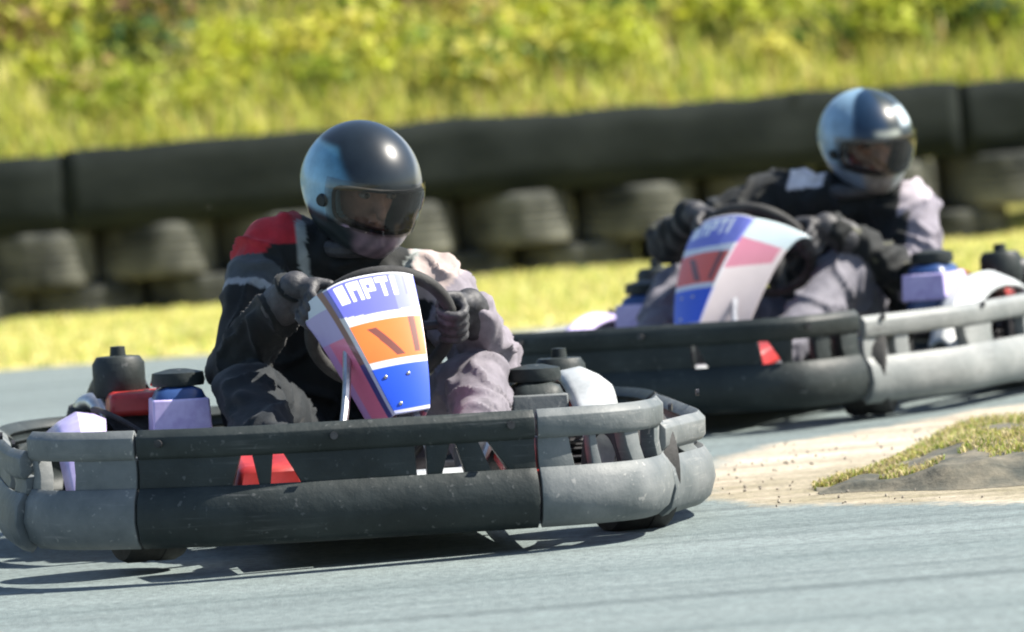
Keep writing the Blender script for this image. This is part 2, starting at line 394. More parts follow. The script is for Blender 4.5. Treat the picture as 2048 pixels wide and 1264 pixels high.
def tank(parent, sd, kind):
    bm = B(); box(bm, (0, 0, .09), (.17, .13, .18), None, .86)
    t = obj('fuel_tank', bm, M['black_plastic' if kind == 1 and sd > 0 else 'blue_plastic'], parent, bevel=.03); t.location = (0.02, sd * (.385 if kind == 1 or sd < 0 else .47), .185 if kind == 2 and sd > 0 else (.115 if sd > 0 else .15))
    bm = B(); box(bm, (0, 0, .118), (.1665, .1265, .072), None, .955); obj('label_panel', bm, M['grey_plastic' if kind == 1 and sd > 0 else 'lilac_plastic'], t, bevel=.004)
    bm = B(); lathe(bm, [(.002, .18), (.055, .18), (.058, .19), (.055, .208), (.02, .216), (.002, .217)], 'z', (0, 0, 0), 28); obj('tank_cap', bm, M['black_plastic'], t)
def make_kart(name, loc, rz, kind):
    OUT[-1] = outline(WIDE if kind == 1 else HALF); HL = OUT[1][1][-1]; HR = OUT[-1][1][-1]
    root = empty(name, loc, rz)
    # mid tier openings: bottom start, bottom end, top start, top end along the outline
    fr = [(-.355, -.300, -.335, -.312), (-.278, -.215, -.27, -.25), (.015, .036, .013, .036), (.065, .112, .084, .094), (.165, .200, .140, .158)]
    lc = [(.335, .375, .325, .37), (.395, .475, .385, .455), (.52, .61, .50, .60)]
    rc = [(-.82, -.70, -.83, -.70)]
    sl = [(.79, .90, .78, .84), (1.00, 1.22, .97, 1.22), (1.28, 1.5, 1.28, 1.5), (1.56, 1.75, 1.56, 1.75)]
    sr = [(-1.09, -.98, -1.09, -.99)]
    a, b2 = (-.55, .255) if kind == 1 else (-.80, .70)
    grey = M['grey_plastic'] if kind == 1 else M['light_plastic']
    if kind == 2: fr = [(-.42, -.40, -.42, -.405), (.18, .225, .18, .195), (.37, .43, .36, .39), (.455, .53, .46, .53), (.58, .63, .58, .62)]; lc = []; sl = [(.745, .83, .79, .83), (.88, 1.12, .88, 1.10), (1.28, 1.5, 1.28, 1.5), (1.56, 1.75, 1.56, 1.75)]
    bumper('front_bumper', a, b2, fr, M['black_plastic'], root)
    if kind == 1:
        bumper('corner_bumper', b2 + .006, .71, lc, grey, root)
        bumper('corner_bumper', -.86, a - .006, rc, grey, root)
    bumper('side_bumper', .716, 1.90, sl, grey, root, .012, .002 if kind == 1 else .004, .042 if kind == 1 else .008)
    bumper('side_bumper', -1.90, -.866, sr, grey, root, .008, .014, .03)
    bm_h = []
    # rear: two halves share one section built across the back
    o = bumper('rear_bumper', 1.906, HL, [(2.05, 2.25, 2.05, 2.25)], M['black_plastic'], root, 0, 0, .05)
    o2 = bumper('rear_bumper', -HR, -1.906, [(-2.25, -2.05, -2.25, -2.05)], M['black_plastic'], root, 0, 0, .05)
    for s_ in ((a + .05, b2 - .05, (a + b2) / 2, .75, 1.3, -.95, -1.3) if kind == 1 else (a + .06, -.3, .05, .5, .78, 1.2)):
        for z_ in (.258,):
            p = path(s_); nn = pnorm(s_); bm = B(); tube(bm, [p + nn * (.0 if z_ > .2 else .010) + Vector((0, 0, z_)), p + nn * (.007 if z_ > .2 else .016) + Vector((0, 0, z_))], .008, 10); obj('bolt', bm, M['dark_metal'], root)
    if kind == 2:
        for s_, r_, m_ in ((-.62, .020, 'lilac_plastic'), (-.47, .014, 'pale_plastic')):
            p = path(s_) + pnorm(s_) * -.011 + Vector((0, 0, .20)); bm = B(); tube(bm, [p, p + pnorm(s_) * .003], r_, 20); obj('sticker', bm, M[m_], root)
    bm = B(); box(bm, (.36, 0, .062), (1.02, .52, .006)); obj('floor_tray', bm, M['alloy'], root, bevel=.002)
    bm = B()
    for sd in (1, -1):
        tube(bm, smooth_path([(.92, sd * .28, .075), (.5, sd * .30, .075), (0, sd * .33, .075), (-.55, sd * .34, .075), (-.8, sd * .34, .09)], 5), .015, 10)
        tube(bm, smooth_path([(.55, sd * .30, .075), (.60, sd * .42, .09), (.62, sd * .50, .11)], 5), .015, 10)
        tube(bm, [(.25, sd * .31, .075), (.25, sd * .62, .11)], .013, 8); tube(bm, [(-.28, sd * .33, .075), (-.28, sd * .63, .11)], .013, 8)
    for x in (.9, .45, -.1, -.75): tube(bm, [(x, -.30, .075), (x, .30, .075)], .014, 8)
    tube(bm, [(-.55, -.5, .14), (-.55, .5, .14)], .018, 10)
    obj('frame', bm, M['dark_metal'], root)
    for x, y, r, w in ((.60, .50, .128, .13), (.60, -.50, .128, .13), (-.58, .50, .14, .20), (-.58, -.50, .14, .20)): wheel(root, x, y, r, w)
    # seat
    bm = B(); NU, NV = 24, 26; g = []
    prof = smooth_path([(-.02, 0, .13), (-.12, 0, .10), (-.28, 0, .085), (-.42, 0, .10), (-.50, 0, .20), (-.56, 0, .34), (-.60, 0, .47)], 5)
    for i in range(NU + 1):
        u = -1 + 2 * i / NU; row = []
        for j, p in enumerate(prof):
            t = j / (len(prof) - 1); wv = .19 - .02 * abs(t - .5)
            up_ = abs(u) ** 3 * (.11 if t < .55 else .11 * (1 - t) / .45 + .02); fwd = abs(u) ** 3 * (.13 * sstep(.45, .8, t))
            row.append(bm.verts.new((p.x + fwd, u * wv, p.z + up_)))
        g.append(row)
    for i in range(NU):
        for j in range(len(prof) - 1): bm.faces.new((g[i][j], g[i][j + 1], g[i + 1][j + 1], g[i + 1][j]))
    o = obj('seat', bm, M['seat_shell'], root, angle=80); so = o.modifiers.new('wall', 'SOLIDIFY'); so.thickness = .012; so.offset = 0
    # steering
    bm = B(); tube(bm, [wheel_pt(2 * math.pi * k / 48) for k in range(48)], .0145, 12, True)
    sw = obj('steering_wheel', bm, M['rubber'], root)
    for th in (math.pi / 2, -math.pi / 2, math.pi):
        bm = B(); tube(bm, [wheel_pt(th, .03), wheel_pt(th)], .010, 8); obj('spoke', bm, M['dark_metal'], sw)
    bm = B(); tube(bm, [WHEEL_C - WHEEL_A * .012, WHEEL_C + WHEEL_A * .012], .042, 20); obj('hub', bm, M['dark_metal'], sw)
    bm = B(); tube(bm, [WHEEL_C, WHEEL_C - WHEEL_A * .22, (.52, 0, .12)], .012, 10); obj('steering_column', bm, M['steel'], root)
    bm = B()
    for sd in (1, -1): tube(bm, smooth_path([(.36, sd * .05, .40), (.46, sd * .07, .28), (.56, sd * .12, .10)], 5), .009, 8)
    obj('fairing_bracket', bm, M['steel'], root)
    fairing(root, kind, *((R(10), R(6), (0, .042, .024)) if kind == 1 else (R(-26), R(5), (0, -.035, .008), 1.28)))
    for sd in (1, -1):
        bm = B(); tube(bm, smooth_path([(.74, sd * .13, .07), (.77, sd * .16, .14), (.76, sd * .20, .23)], 5), .009, 8); box(bm, (.76, sd * .20, .22), (.015, .08, .05)); obj('pedal', bm, M['steel'], root)
        engine(root, sd, kind); tank(root, sd, kind)
        # curved mudguard over the inner edge of each side pod
        bm = B(); pr = smooth_path([(.26, 0, .17), (.20, 0, .225), (.10, 0, .285), (-.02, 0, .325), (-.16, 0, .325), (-.30, 0, .285)], 4); rows = []
        for q, p in enumerate(pr):
            t = q / (len(pr) - 1); wd = .035 + .035 * t; yo = .50 if (sd > 0 and kind == 1) else (.60 if sd < 0 else .575); zo = -.055 if sd < 0 else (-.02 if kind == 1 else -.005)
            rows.append([bm.verts.new((p.x, sd * (yo + wd * e), p.z + zo - .018 * abs(e) ** 2 - .02 * max(0, e))) for e in (-1, -.6, 0, .6, 1)])
        for q in range(len(rows) - 1):
            for e in range(4):
                f = (rows[q][e], rows[q + 1][e], rows[q + 1][e + 1], rows[q][e + 1]); bm.faces.new(f if sd > 0 else f[::-1])
        o = obj('mudguard', bm, M['pale_plastic'] if sd > 0 else M['lilac_plastic'], root); so = o.modifiers.new('wall', 'SOLIDIFY'); so.thickness = .012; so.offset = 0
    # bodywork tray over the front wheels and nose
    for sd in (1, -1):
        bm = B(); box(bm, (.84, sd * .27, .185), (.20, .15, .05), Matrix.Rotation(R(8), 3, 'Y'), .8); obj('nose_tray', bm, M['red_plastic'], root, bevel=.012)
    bm = B(); box(bm, (.84, .06, .14), (.18, .22, .05), None, .9); obj('ballast_box', bm, M['pale_plastic'], root, bevel=.01)
    root.rotation_euler = (R(-1.5) if kind == 1 else 0, 0, rz)
    return root

# ------------------------------------------------------------------ helmets and drivers
def helmet(parent, c, yaw, pitch, roll, paint, zs=1.):
    RX, RY, RZ = .152, .128, .141
    e_rot = Euler((roll, pitch, yaw), 'XYZ')
    def S(az, po, off=0.):
        d = Vector((math.sin(po) * math.cos(az), math.sin(po) * math.sin(az), math.cos(po)))
        p = Vector((d.x * (RX + off), d.y * (RY + off), d.z * (RZ + off)))
        f = max(0, math.cos(az)) ** 2
        lo = sstep(.02, -.10, p.z)
        p.x += .032 * f * lo; p.x -= .018 * max(0, -math.cos(az)) * sstep(-.02, -.12, p.z) * 1.0
        k = 1 - .10 * lo * (1 - f); p.x *= k; p.y *= k
        p.z -= .018 * f * lo
        return p
    NA, NP = 168, 96; PMAX = R(148); az_p, po0, po1 = R(58), R(82), R(113)
    bm = B(); g = []; cols = []
    for i in range(NA):
        az = -math.pi + 2 * math.pi * i / NA; row = []
        for j in range(NP + 1):
            po = R(2) + (PMAX - R(2)) * j / NP; row.append(bm.verts.new(S(az, po))); cols.append(paint(math.degrees(az), math.degrees(po)))
        g.append(row)
    gc = np.array(cols).reshape(NA, NP + 1, 3)
    for _ in range(3):
        gc = (gc + np.roll(gc, 1, 0) + np.roll(gc, -1, 0)) / 3; gc[:, 1:-1] = (gc[:, :-2] + gc[:, 1:-1] + gc[:, 2:]) / 3
    cols = [tuple(c) for c in gc.reshape(-1, 3)]
    topv = bm.verts.new((0, 0, RZ)); cols.append(paint(0, 0))
    def inport(az, po):
        if abs(az) > az_p or not (po0 < po < po1): return False
        dx = (az_p - abs(az)); dz = min(po - po0, po1 - po); r = R(9)
        return not (dx < r and dz < r and (r - dx) ** 2 + (r - dz) ** 2 > r * r)
    for i in range(NA):
        az = -math.pi + 2 * math.pi * (i + .5) / NA; i2 = (i + 1) % NA
        for j in range(NP):
            po = R(2) + (PMAX - R(2)) * (j + .5) / NP
            if inport(az, po): continue
            bm.faces.new((g[i][j], g[i][j + 1], g[i2][j + 1], g[i2][j]))
        bm.faces.new((g[i][0], g[i2][0], topv))
    h = obj('helmet', bm, M['helmet'], parent, angle=80); set_paint(h.data, np.array(cols, dtype=np.float32))
    so = h.modifiers.new('shell', 'SOLIDIFY'); so.thickness = .022; so.offset = -1
    h.location = c; h.rotation_euler = e_rot; h.scale = (1, 1, zs)
    # rubber trim round the opening
    bm = B(); pts = []
    def rr(t):
        x = math.cos(t); y = math.sin(t); k = (abs(x) ** 6 + abs(y) ** 6) ** (-1 / 6); return x * k * az_p, (po0 + po1) / 2 + y * k * (po1 - po0) / 2
    for k in range(80): pts.append(S(*rr(2 * math.pi * k / 80), .001))
    tube(bm, pts, .0045, 8, True); obj('trim', bm, M['rubber'], h)
    bm = B(); g = []
    for i in range(41):
        az = -R(66) + R(132) * i / 40; g.append([bm.verts.new(S(az, po0 - R(5) + (po1 - po0 + R(7)) * j / 12, .007)) for j in range(13)])
    for i in range(40):
        for j in range(12): bm.faces.new((g[i][j], g[i][j + 1], g[i + 1][j + 1], g[i + 1][j]))
    v = obj('visor', bm, M['visor'], h, angle=80)
    for sd in (1, -1):
        bm = B(); p = S(sd * R(70), R(99), .002); q = S(sd * R(70), R(99), .010); tube(bm, [p, q], [.015, .012], 20); obj('hinge', bm, M['black_plastic'], v)
    return h, e_rot
SKIN = (.42, .24, .17)
def build_driver(name, root_loc, rz, J, kind, paint_h, hrot):
    """J: joints in the kart's own axes"""
    bm = B(); bones = []
    def cap(tag_, a, b2, ra, rb):
        capsule(bm, a, b2, ra, rb); bones.append((tag_, Vector(a), Vector(b2), (ra + rb) / 2))
    V = Vector; pel, che, nek, hed = V(J['pelvis']), V(J['chest']), V(J['neck']), V(J['head'])
    sh = {1: V(J['lsh']), -1: V(J['rsh'])}
    ax = (sh[1] - sh[-1]).normalized()
    for sd in (1, -1):
        cap('torso', pel + ax * sd * .075, che + ax * sd * .085, .115, .125)
        cap('torso', che + ax * sd * .085, sh[sd] - ax * sd * .04, .12, .085)
        cap('torso', nek - V((0, 0, .03)), sh[sd], .065, .072)
    cap('neck', nek - V((0, 0, .03)), hed - V((.02, 0, .04)), .062, .058)
    fc = Euler(hrot, 'XYZ').to_matrix()
    ellipsoid(bm, hed + fc @ V((-.005, 0, .01)), (.092, .074, .108), fc); bones.append(('head', hed, hed, .1))
    ellipsoid(bm, hed + fc @ V((.045, 0, -.07)), (.04, .045, .04), fc)
    capsule(bm, hed + fc @ V((.088, 0, .005)), hed + fc @ V((.108, 0, -.032)), .009, .015)
    ellipsoid(bm, hed + fc @ V((.083, 0, -.065)), (.012, .024, .010), fc)
    capsule(bm, hed + fc @ V((.078, .045, .028)), hed + fc @ V((.088, -.0, .026)), .010, .010)
    capsule(bm, hed + fc @ V((.078, -.045, .028)), hed + fc @ V((.088, 0, .026)), .010, .010)
    for sd, L in ((1, 'l'), (-1, 'r')):
        el, th = V(J[L + 'el']), J[L + 'hand']
        hpnt = wheel_pt(th); n = (hpnt - WHEEL_C).normalized(); wr = hpnt + n * .045 + WHEEL_A * .055
        J[L + '_wr'] = wr; J[L + '_hp'] = hpnt; J[L + '_n'] = n
        cap(L + 'ua', sh[sd], el, .078, .060); cap(L + 'fa', el, wr - (wr - el).normalized() * .03, .060, .043)
        hip, kn, an = V(J[L + 'hip']), V(J[L + 'kn']), V(J[L + 'an'])
        cap(L + 'th', hip, kn, .098, .070); cap(L + 'sh', kn, an, .067, .048)
        cap(L + 'sh', an, an + V((.03, 0, -.02)), .048, .045)
        J[L + '_foot'] = an
    me = remeshed(bm, .0085, 5)
    n = len(me.vertices); co = np.empty(n * 3); me.vertices.foreach_get('co', co); co = co.reshape(n, 3)
    no = np.empty(n * 3); me.vertices.foreach_get('normal', no); no = no.reshape(n, 3)
    D = []
    for tg, a, b2, r in bones:
        a_, b_ = np.array(a), np.array(b2); d = b_ - a_; L2 = max(d @ d, 1e-9)
        t = np.clip(((co - a_) @ d) / L2, 0, 1); D.append(np.linalg.norm(co - (a_ + t[:, None] * d), axis=1) - r)
    near = np.argmin(np.array(D), axis=0); tags = [bones[k][0] for k in near]
    cols = np.zeros((n, 3)); new = co.copy()
    for i in range(n):
        p = V(co[i]); tg = tags[i]
        if tg == 'head': cols[i] = SKIN if fc.transposed()[0].dot(p - hed) > -2 else SKIN; cols[i] = np.array(SKIN); continue
        # cloth folds: ridged noise, tighter on the limbs
        q = p * 11 + V((kind * 7, 0, 0)); a = noise.noise(q + V((noise.noise(q * .7) * 1.2, 0, noise.noise(q * .7 + V((5, 5, 5))) * 1.2)))
        f = ((1 - min(1, abs(a) * 3.0)) ** 1.5 * 1.5 - .35) * .011 + noise.noise(p * 32) * .0022
        if tg == 'neck': f *= .2
        new[i] = co[i] + no[i] * f
        c = (.0085, .0105, .011)
        if kind == 1:
            if tg in ('torso', 'rua'):
                e = (p - sh[-1])
                if p.y < sh[-1].y + .065 and p.z > sh[-1].z + .012 - .45 * max(0, -(p.y - sh[-1].y)): c = (.40, .018, .028)
                if tg == 'rua':
                    t = (p - sh[-1]).dot((V(J['rel']) - sh[-1]).normalized())
                    if .055 < t < .125: c = (.055, .066, .075)
                    if .118 < t < .136: c = (.26, .28, .30)
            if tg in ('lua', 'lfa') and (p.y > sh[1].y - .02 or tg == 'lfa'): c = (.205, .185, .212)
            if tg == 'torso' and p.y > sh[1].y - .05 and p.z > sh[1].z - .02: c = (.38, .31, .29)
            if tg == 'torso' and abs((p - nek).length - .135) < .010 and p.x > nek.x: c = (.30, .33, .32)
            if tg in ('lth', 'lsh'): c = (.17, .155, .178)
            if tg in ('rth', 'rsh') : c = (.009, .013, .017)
        else:
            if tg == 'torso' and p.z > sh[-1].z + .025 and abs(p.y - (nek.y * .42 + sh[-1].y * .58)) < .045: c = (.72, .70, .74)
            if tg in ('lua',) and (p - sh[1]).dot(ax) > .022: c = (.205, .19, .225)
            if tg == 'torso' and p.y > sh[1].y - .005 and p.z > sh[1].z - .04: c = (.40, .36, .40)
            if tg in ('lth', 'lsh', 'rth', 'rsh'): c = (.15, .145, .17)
            if tg == 'rua' or tg == 'lfa':
                if noise.noise(p * 20) > .42: c = (.09, .09, .06)  # yellowish wrinkle highlights painted as random specks into the sleeve colour
        cols[i] = c
    me.vertices.foreach_set('co', new.ravel()); me.update(); me.shade_smooth()
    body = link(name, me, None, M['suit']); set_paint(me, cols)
    body.location = root_loc; body.rotation_euler = (R(-1.5) if kind == 1 else 0, 0, rz)
    helmet(body, hed + fc @ V((.002, 0, .012)), hrot[2], hrot[1], hrot[0], paint_h, 1. if kind == 1 else .97)
    for sd in (1, -1):
        b = B(); ellipsoid(b, hed + fc @ V((.082, sd * .032, .008)), (.012, .013, .0075), fc, 14, 10); eo = obj('eye', b, M['eye'], body); b = B(); ellipsoid(b, hed + fc @ V((.0925, sd * .032, .008)), (.003, .006, .0062), fc, 12, 8); obj('iris', b, M['iris'], eo)
    # gloves: palm, four unequal fingers wrapped round the rim, thumb from the side of the palm
    for sd, L in ((1, 'l'), (-1, 'r')):
        hpnt, nn, wr = J[L + '_hp'], J[L + '_n'], J[L + '_wr']; a = WHEEL_A; t = a.cross(nn).normalized()
        if t.z < 0: t = -t
        b = B()
        def ring(al, rad): return nn * math.cos(al) * rad + a * math.sin(al) * rad
        for k, (ln, rf) in enumerate(((205, .0100), (225, .0105), (215, .0100), (185, .0088))):
            base = hpnt + t * (.036 - k * .0225); prev = None
            for q in range(7):
                al = R(35) - R(ln) * q / 6; pt = base + ring(al, .027 + .004 * math.sin(q))
                if prev is not None: capsule(b, prev, pt, rf, rf * .96, 10)
                prev = pt
            capsule(b, base + ring(R(38), .034), base * .5 + (wr + t * (.012 - k * .010)) * .5, .0125, .015, 10)
        capsule(b, hpnt + t * .03 + ring(R(50), .036), wr, .018, .026, 12); capsule(b, hpnt - t * .03 + ring(R(50), .036), wr, .018, .026, 12)
        tb = hpnt + t * .040 + ring(R(62), .040); capsule(b, wr * .55 + tb * .45, tb, .016, .0125, 10); tm = hpnt + t * .050 + ring(R(110), .030); capsule(b, tb, tm, .0125, .0115, 10); capsule(b, tm, hpnt + t * .046 + ring(R(165), .028), .0115, .009, 10)
        el = V(J[L + 'el']); dv = (el - wr).normalized(); capsule(b, wr, wr + dv * .07, .036, .048, 14)
        gm = remeshed(b, .0042, 3); gm.shade_smooth(); link('glove', gm, body, M['glove'])
        an = J[L + '_foot']; b = B(); capsule(b, an + V((-.03, 0, -.045)), an + V((.12, sd * .01, .03)), .043, .036); capsule(b, an + V((.12, sd * .01, .03)), an + V((.17, sd * .012, .055)), .038, .030); capsule(b, an, an + V((-.02, 0, .05)), .048, .050)
        sm = remeshed(b, .007, 3); sm.shade_smooth(); link('shoe', sm, body, M['shoe'])
    # raised collar round the neck
    b = B(); ct = nek + V((.0, 0, .0)); ringp = [ct + V((math.cos(k / 30 * 2 * math.pi) * .078, math.sin(k / 30 * 2 * math.pi) * .078, .012 - .014 * math.cos(k / 30 * 2 * math.pi))) for k in range(30)]
    tube(b, ringp, .020, 10, True); o = obj('collar', b, M['glove'], body)
    return body

def p_h1(az, po):
    if po > 113:                                   # chin bar
        if 14 < az < 58: return (.46, .43, .46) if po < 130 else (.56, .56, .58)
        if -40 < az <= 14: return (.24, .17, .20) if (az + po * .6) % 17 > 5 else (.07, .06, .07)
        if 58 <= az < 85: return (.015, .017, .019)
        return (.02, .028, .03)
    if az > 34 + max(0, (70 - po)) * .35 and az < 120 and po > 26: return (.15, .16, .17)     # silver side
    lo = -26 - max(0, 100 - po) * .85                # sky highlight painted in as a blue wedge widening towards the brow
    if -118 < az < lo and 50 < po:
        t = min(1, max(0, (lo - az) / 55)); return (.05 + .22 * t, .17 + .33 * t, .27 + .36 * t)
    if 70 < po and abs(az) > 128: return (.05, .055, .07)
    return (.010, .016, .022)
def p_h2(az, po):
    if po > 113:
        if 8 < az < 70: return (.36, .41, .38)
        if -35 < az <= 8: return (.17, .155, .145) if (az + po * .5) % 14 > 4 else (.30, .27, .25)
        return (.16, .21, .29) if az < 0 else (.03, .04, .04)
    if az < -44 - max(0, 60 - po) * .3 or (az < -24 and po > 84):
        t = min(1, max(0, (-az - 24) / 60)); return (.08 + .16 * t, .15 + .23 * t, .24 + .26 * t)
    if 26 < az < 62 and 44 < po < 68: return (.48, .56, .60)
    if 20 < az < 100 and 82 < po: return (.40, .45, .43)
    if az > 66 and 30 < po < 74: return (.13, .20, .27)
    if -16 < az < 20 and 70 < po < 77: return (.30, .32, .28)
    if 20 < az < 110 and 74 < po <= 82: return (.012, .02, .024)
    return (.008, .026, .058) if az < 4 else (.014, .024, .026)

# ------------------------------------------------------------------ placing karts and drivers
PSI1, PSI2 = R(7), R(26)
rz1 = math.atan2(-math.cos(PSI1), math.sin(PSI1)); rz2 = math.atan2(-math.cos(PSI2), -math.sin(PSI2))
fr1 = ground(830, 1122)
k1 = fr1 - Matrix.Rotation(rz1, 3, 'Z') @ Vector((1.02, 0, 0))
cn2 = ground(1768, 834)
k2 = cn2 - Matrix.Rotation(rz2, 3, 'Z') @ Vector((.70, .575, 0))
K1 = make_kart('go_kart', (k1.x, k1.y, 0), rz1, 1)
tag(K1, 'nearer go-kart with black front bumper and orange and blue front fairing facing the camera', 'go-kart', 'racing go-karts')
K2 = make_kart('go_kart', (k2.x, k2.y, 0), rz2, 2)
tag(K2, 'go-kart farther back whose sunlit pale side bumper runs out of the picture', 'go-kart', 'racing go-karts')
J1 = dict(pelvis=(-.36, .0, .16), chest=(-.27, .03, .43), neck=(-.17, .03, .60), head=(-.11, .040, .725), lsh=(-.16, .195, .50), rsh=(-.19, -.15, .605),
          lel=(-.05, .305, .34), rel=(-.05, -.255, .36), lhand=R(88), rhand=R(-66), lhip=(-.30, .10, .15), rhip=(-.30, -.10, .15), lkn=(.12, .25, .30), rkn=(.12, -.25, .31), lan=(.56, .19, .135), ran=(.56, -.19, .135))
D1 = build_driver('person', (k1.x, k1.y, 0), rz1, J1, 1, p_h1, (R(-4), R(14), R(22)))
tag(D1, 'driver in black suit with red right shoulder and silver-sided helmet, in the nearer kart', 'person', 'kart drivers')
J2 = dict(pelvis=(-.36, .04, .16), chest=(-.27, .14, .42), neck=(-.17, .205, .57), head=(-.13, .240, .70), lsh=(-.20, .335, .51), rsh=(-.15, -.04, .565),
          lel=(-.06, .39, .31), rel=(.02, -.31, .46), lhand=R(82), rhand=R(-60), lhip=(-.30, .13, .15), rhip=(-.30, -.07, .15), lkn=(.12, .24, .345), rkn=(.12, -.24, .335), lan=(.56, .19, .135), ran=(.56, -.19, .135))
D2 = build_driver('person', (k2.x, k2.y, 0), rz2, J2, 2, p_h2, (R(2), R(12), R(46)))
tag(D2, 'driver with light blue and navy helmet and pale lilac left sleeve, in the kart behind', 'person', 'kart drivers')

# ------------------------------------------------------------------ setting: ground, track, verge, bank
def sheet(name, pts, z, mat, label=None, kind='structure'):
    bm = B(); bm.faces.new([bm.verts.new((x, y, z)) for x, y in pts]); o = obj(name, bm, mat, None, False); o['kind'] = kind; return o
sheet('ground', [(-300, -60), (300, -60), (300, 400), (-300, 400)], -.012, M['ground'])
def ragged(y, x0, x1, amp, seed, step=.12):
    out = []; x = x0
    while x < x1: out.append((x, y + amp * noise.noise(Vector((x * 1.7, seed, 0))) + amp * .5 * noise.noise(Vector((x * 7, seed, 3))))); x += step
    return out
sheet('track', [(-60, -20), (60, -20)] + [(60, 22.2)] + ragged(22.2, -20, 20, .12, 1)[::-1] + [(-60, 22.2)], -.006, M['asphalt'])
# grass verge between the track and the tyres
bm = B(); NX, NY = 240, 30
def verge_h(x, y): return .004 + .02 * sstep(22.2, 23.2, y) + .03 * (noise.noise(Vector((x * .6, y * .6, 0))) + .6) * sstep(22.2, 24, y)
g = [[bm.verts.new((-20 + 40 * i / NX, 22.15 + .1 * noise.noise(Vector((i * .4, 0, 0))) * (j == 0) + 5.6 * j / NY, verge_h(-20 + 40 * i / NX, 22.15 + 5.6 * j / NY) if j else -.004)) for j in range(NY + 1)] for i in range(NX + 1)]
for i in range(NX):
    for j in range(NY): bm.faces.new((g[i][j], g[i + 1][j], g[i + 1][j + 1], g[i][j + 1]))
obj('verge', bm, M['verge_soil'])['kind'] = 'structure'
# earth bank behind the barrier
def bank_h(x, y):
    t = y - 27.2 - TB * x
    return .02 + .62 * sstep(0, .5, t) + .50 * max(0, t - .3) * (1 if t < 7 else 7 / t) + .10 * noise.noise(Vector((x * .5, y * .5, 4))) * sstep(.3, 1.2, t)
bm = B(); NX, NY = 160, 60
BX = lambda i: -16 + 46 * i / NX
BY = lambda i, j: 27.2 + TB * BX(i) + 18 * (j / NY) ** 1.6
g = [[bm.verts.new((BX(i), BY(i, j), bank_h(BX(i), BY(i, j)))) for j in range(NY + 1)] for i in range(NX + 1)]
for i in range(NX):
    for j in range(NY): bm.faces.new((g[i][j], g[i + 1][j], g[i + 1][j + 1], g[i][j + 1]))
obj('bank', bm, M['bank_soil'])['kind'] = 'structure'

def blades(name, bases, hts, wid, cols, mat, lean=.5, bend=True):
    """curved grass blades: two quads and a tip each"""
    n = len(bases); az = rng.uniform(0, 2 * np.pi, n); ln = rng.uniform(.1, lean, n)
    side = np.stack([np.cos(az), np.sin(az), np.zeros(n)], 1) * (wid * rng.uniform(.7, 1.3, n))[:, None]
    la = az + rng.uniform(-1, 1, n) + 1.57; ld = np.stack([np.cos(la), np.sin(la), np.zeros(n)], 1)
    H = hts[:, None]; Z = np.array([0, 0, 1.])
    mid = bases + Z * H * .55 + ld * (H * ln[:, None] * .3); tip = bases + Z * H * (1 - .25 * ln[:, None]) + ld * (H * ln[:, None])
    v = np.stack([bases - side, bases + side, mid - side * .8, mid + side * .8, tip], 1).reshape(-1, 3)
    idx = np.arange(n) * 5
    faces = [f for i in idx.tolist() for f in ((i, i + 1, i + 3, i + 2), (i + 2, i + 3, i + 4))]
    me = bpy.data.meshes.new(name); me.from_pydata(v.tolist(), [], faces); set_paint(me, np.repeat(cols, 5, axis=0))
    o = link(name, me, None, mat); return o
def pick(cs, ps, n, jit=.15):
    c = np.array(cs)[rng.choice(len(cs), n, p=ps)]; return np.clip(c * rng.uniform(1 - jit, 1 + jit, (n, 1)), 0, 1)
n = 62000
xy = np.stack([rng.uniform(-5.5, 5.5, n), 22.1 + 5.8 * rng.uniform(0, 1, n) ** .9], 1)
z = np.array([verge_h(x, y) for x, y in xy]) - .004
bs = np.column_stack([xy, z]); hg = rng.uniform(.02, .06, n) * np.array([.55 + .9 * max(0, noise.noise(Vector((x * .9, y * .9, 8))) + .4) for x, y in xy])
tag(blades('grass', bs, hg, .006, pick([(.55, .53, .17), (.44, .48, .13), (.58, .54, .25), (.28, .37, .08)], [.42, .26, .2, .12], n), M['grass'], 1.0), 'short dry yellow grass on the verge below the tyre barrier', 'grass', None, 'stuff')

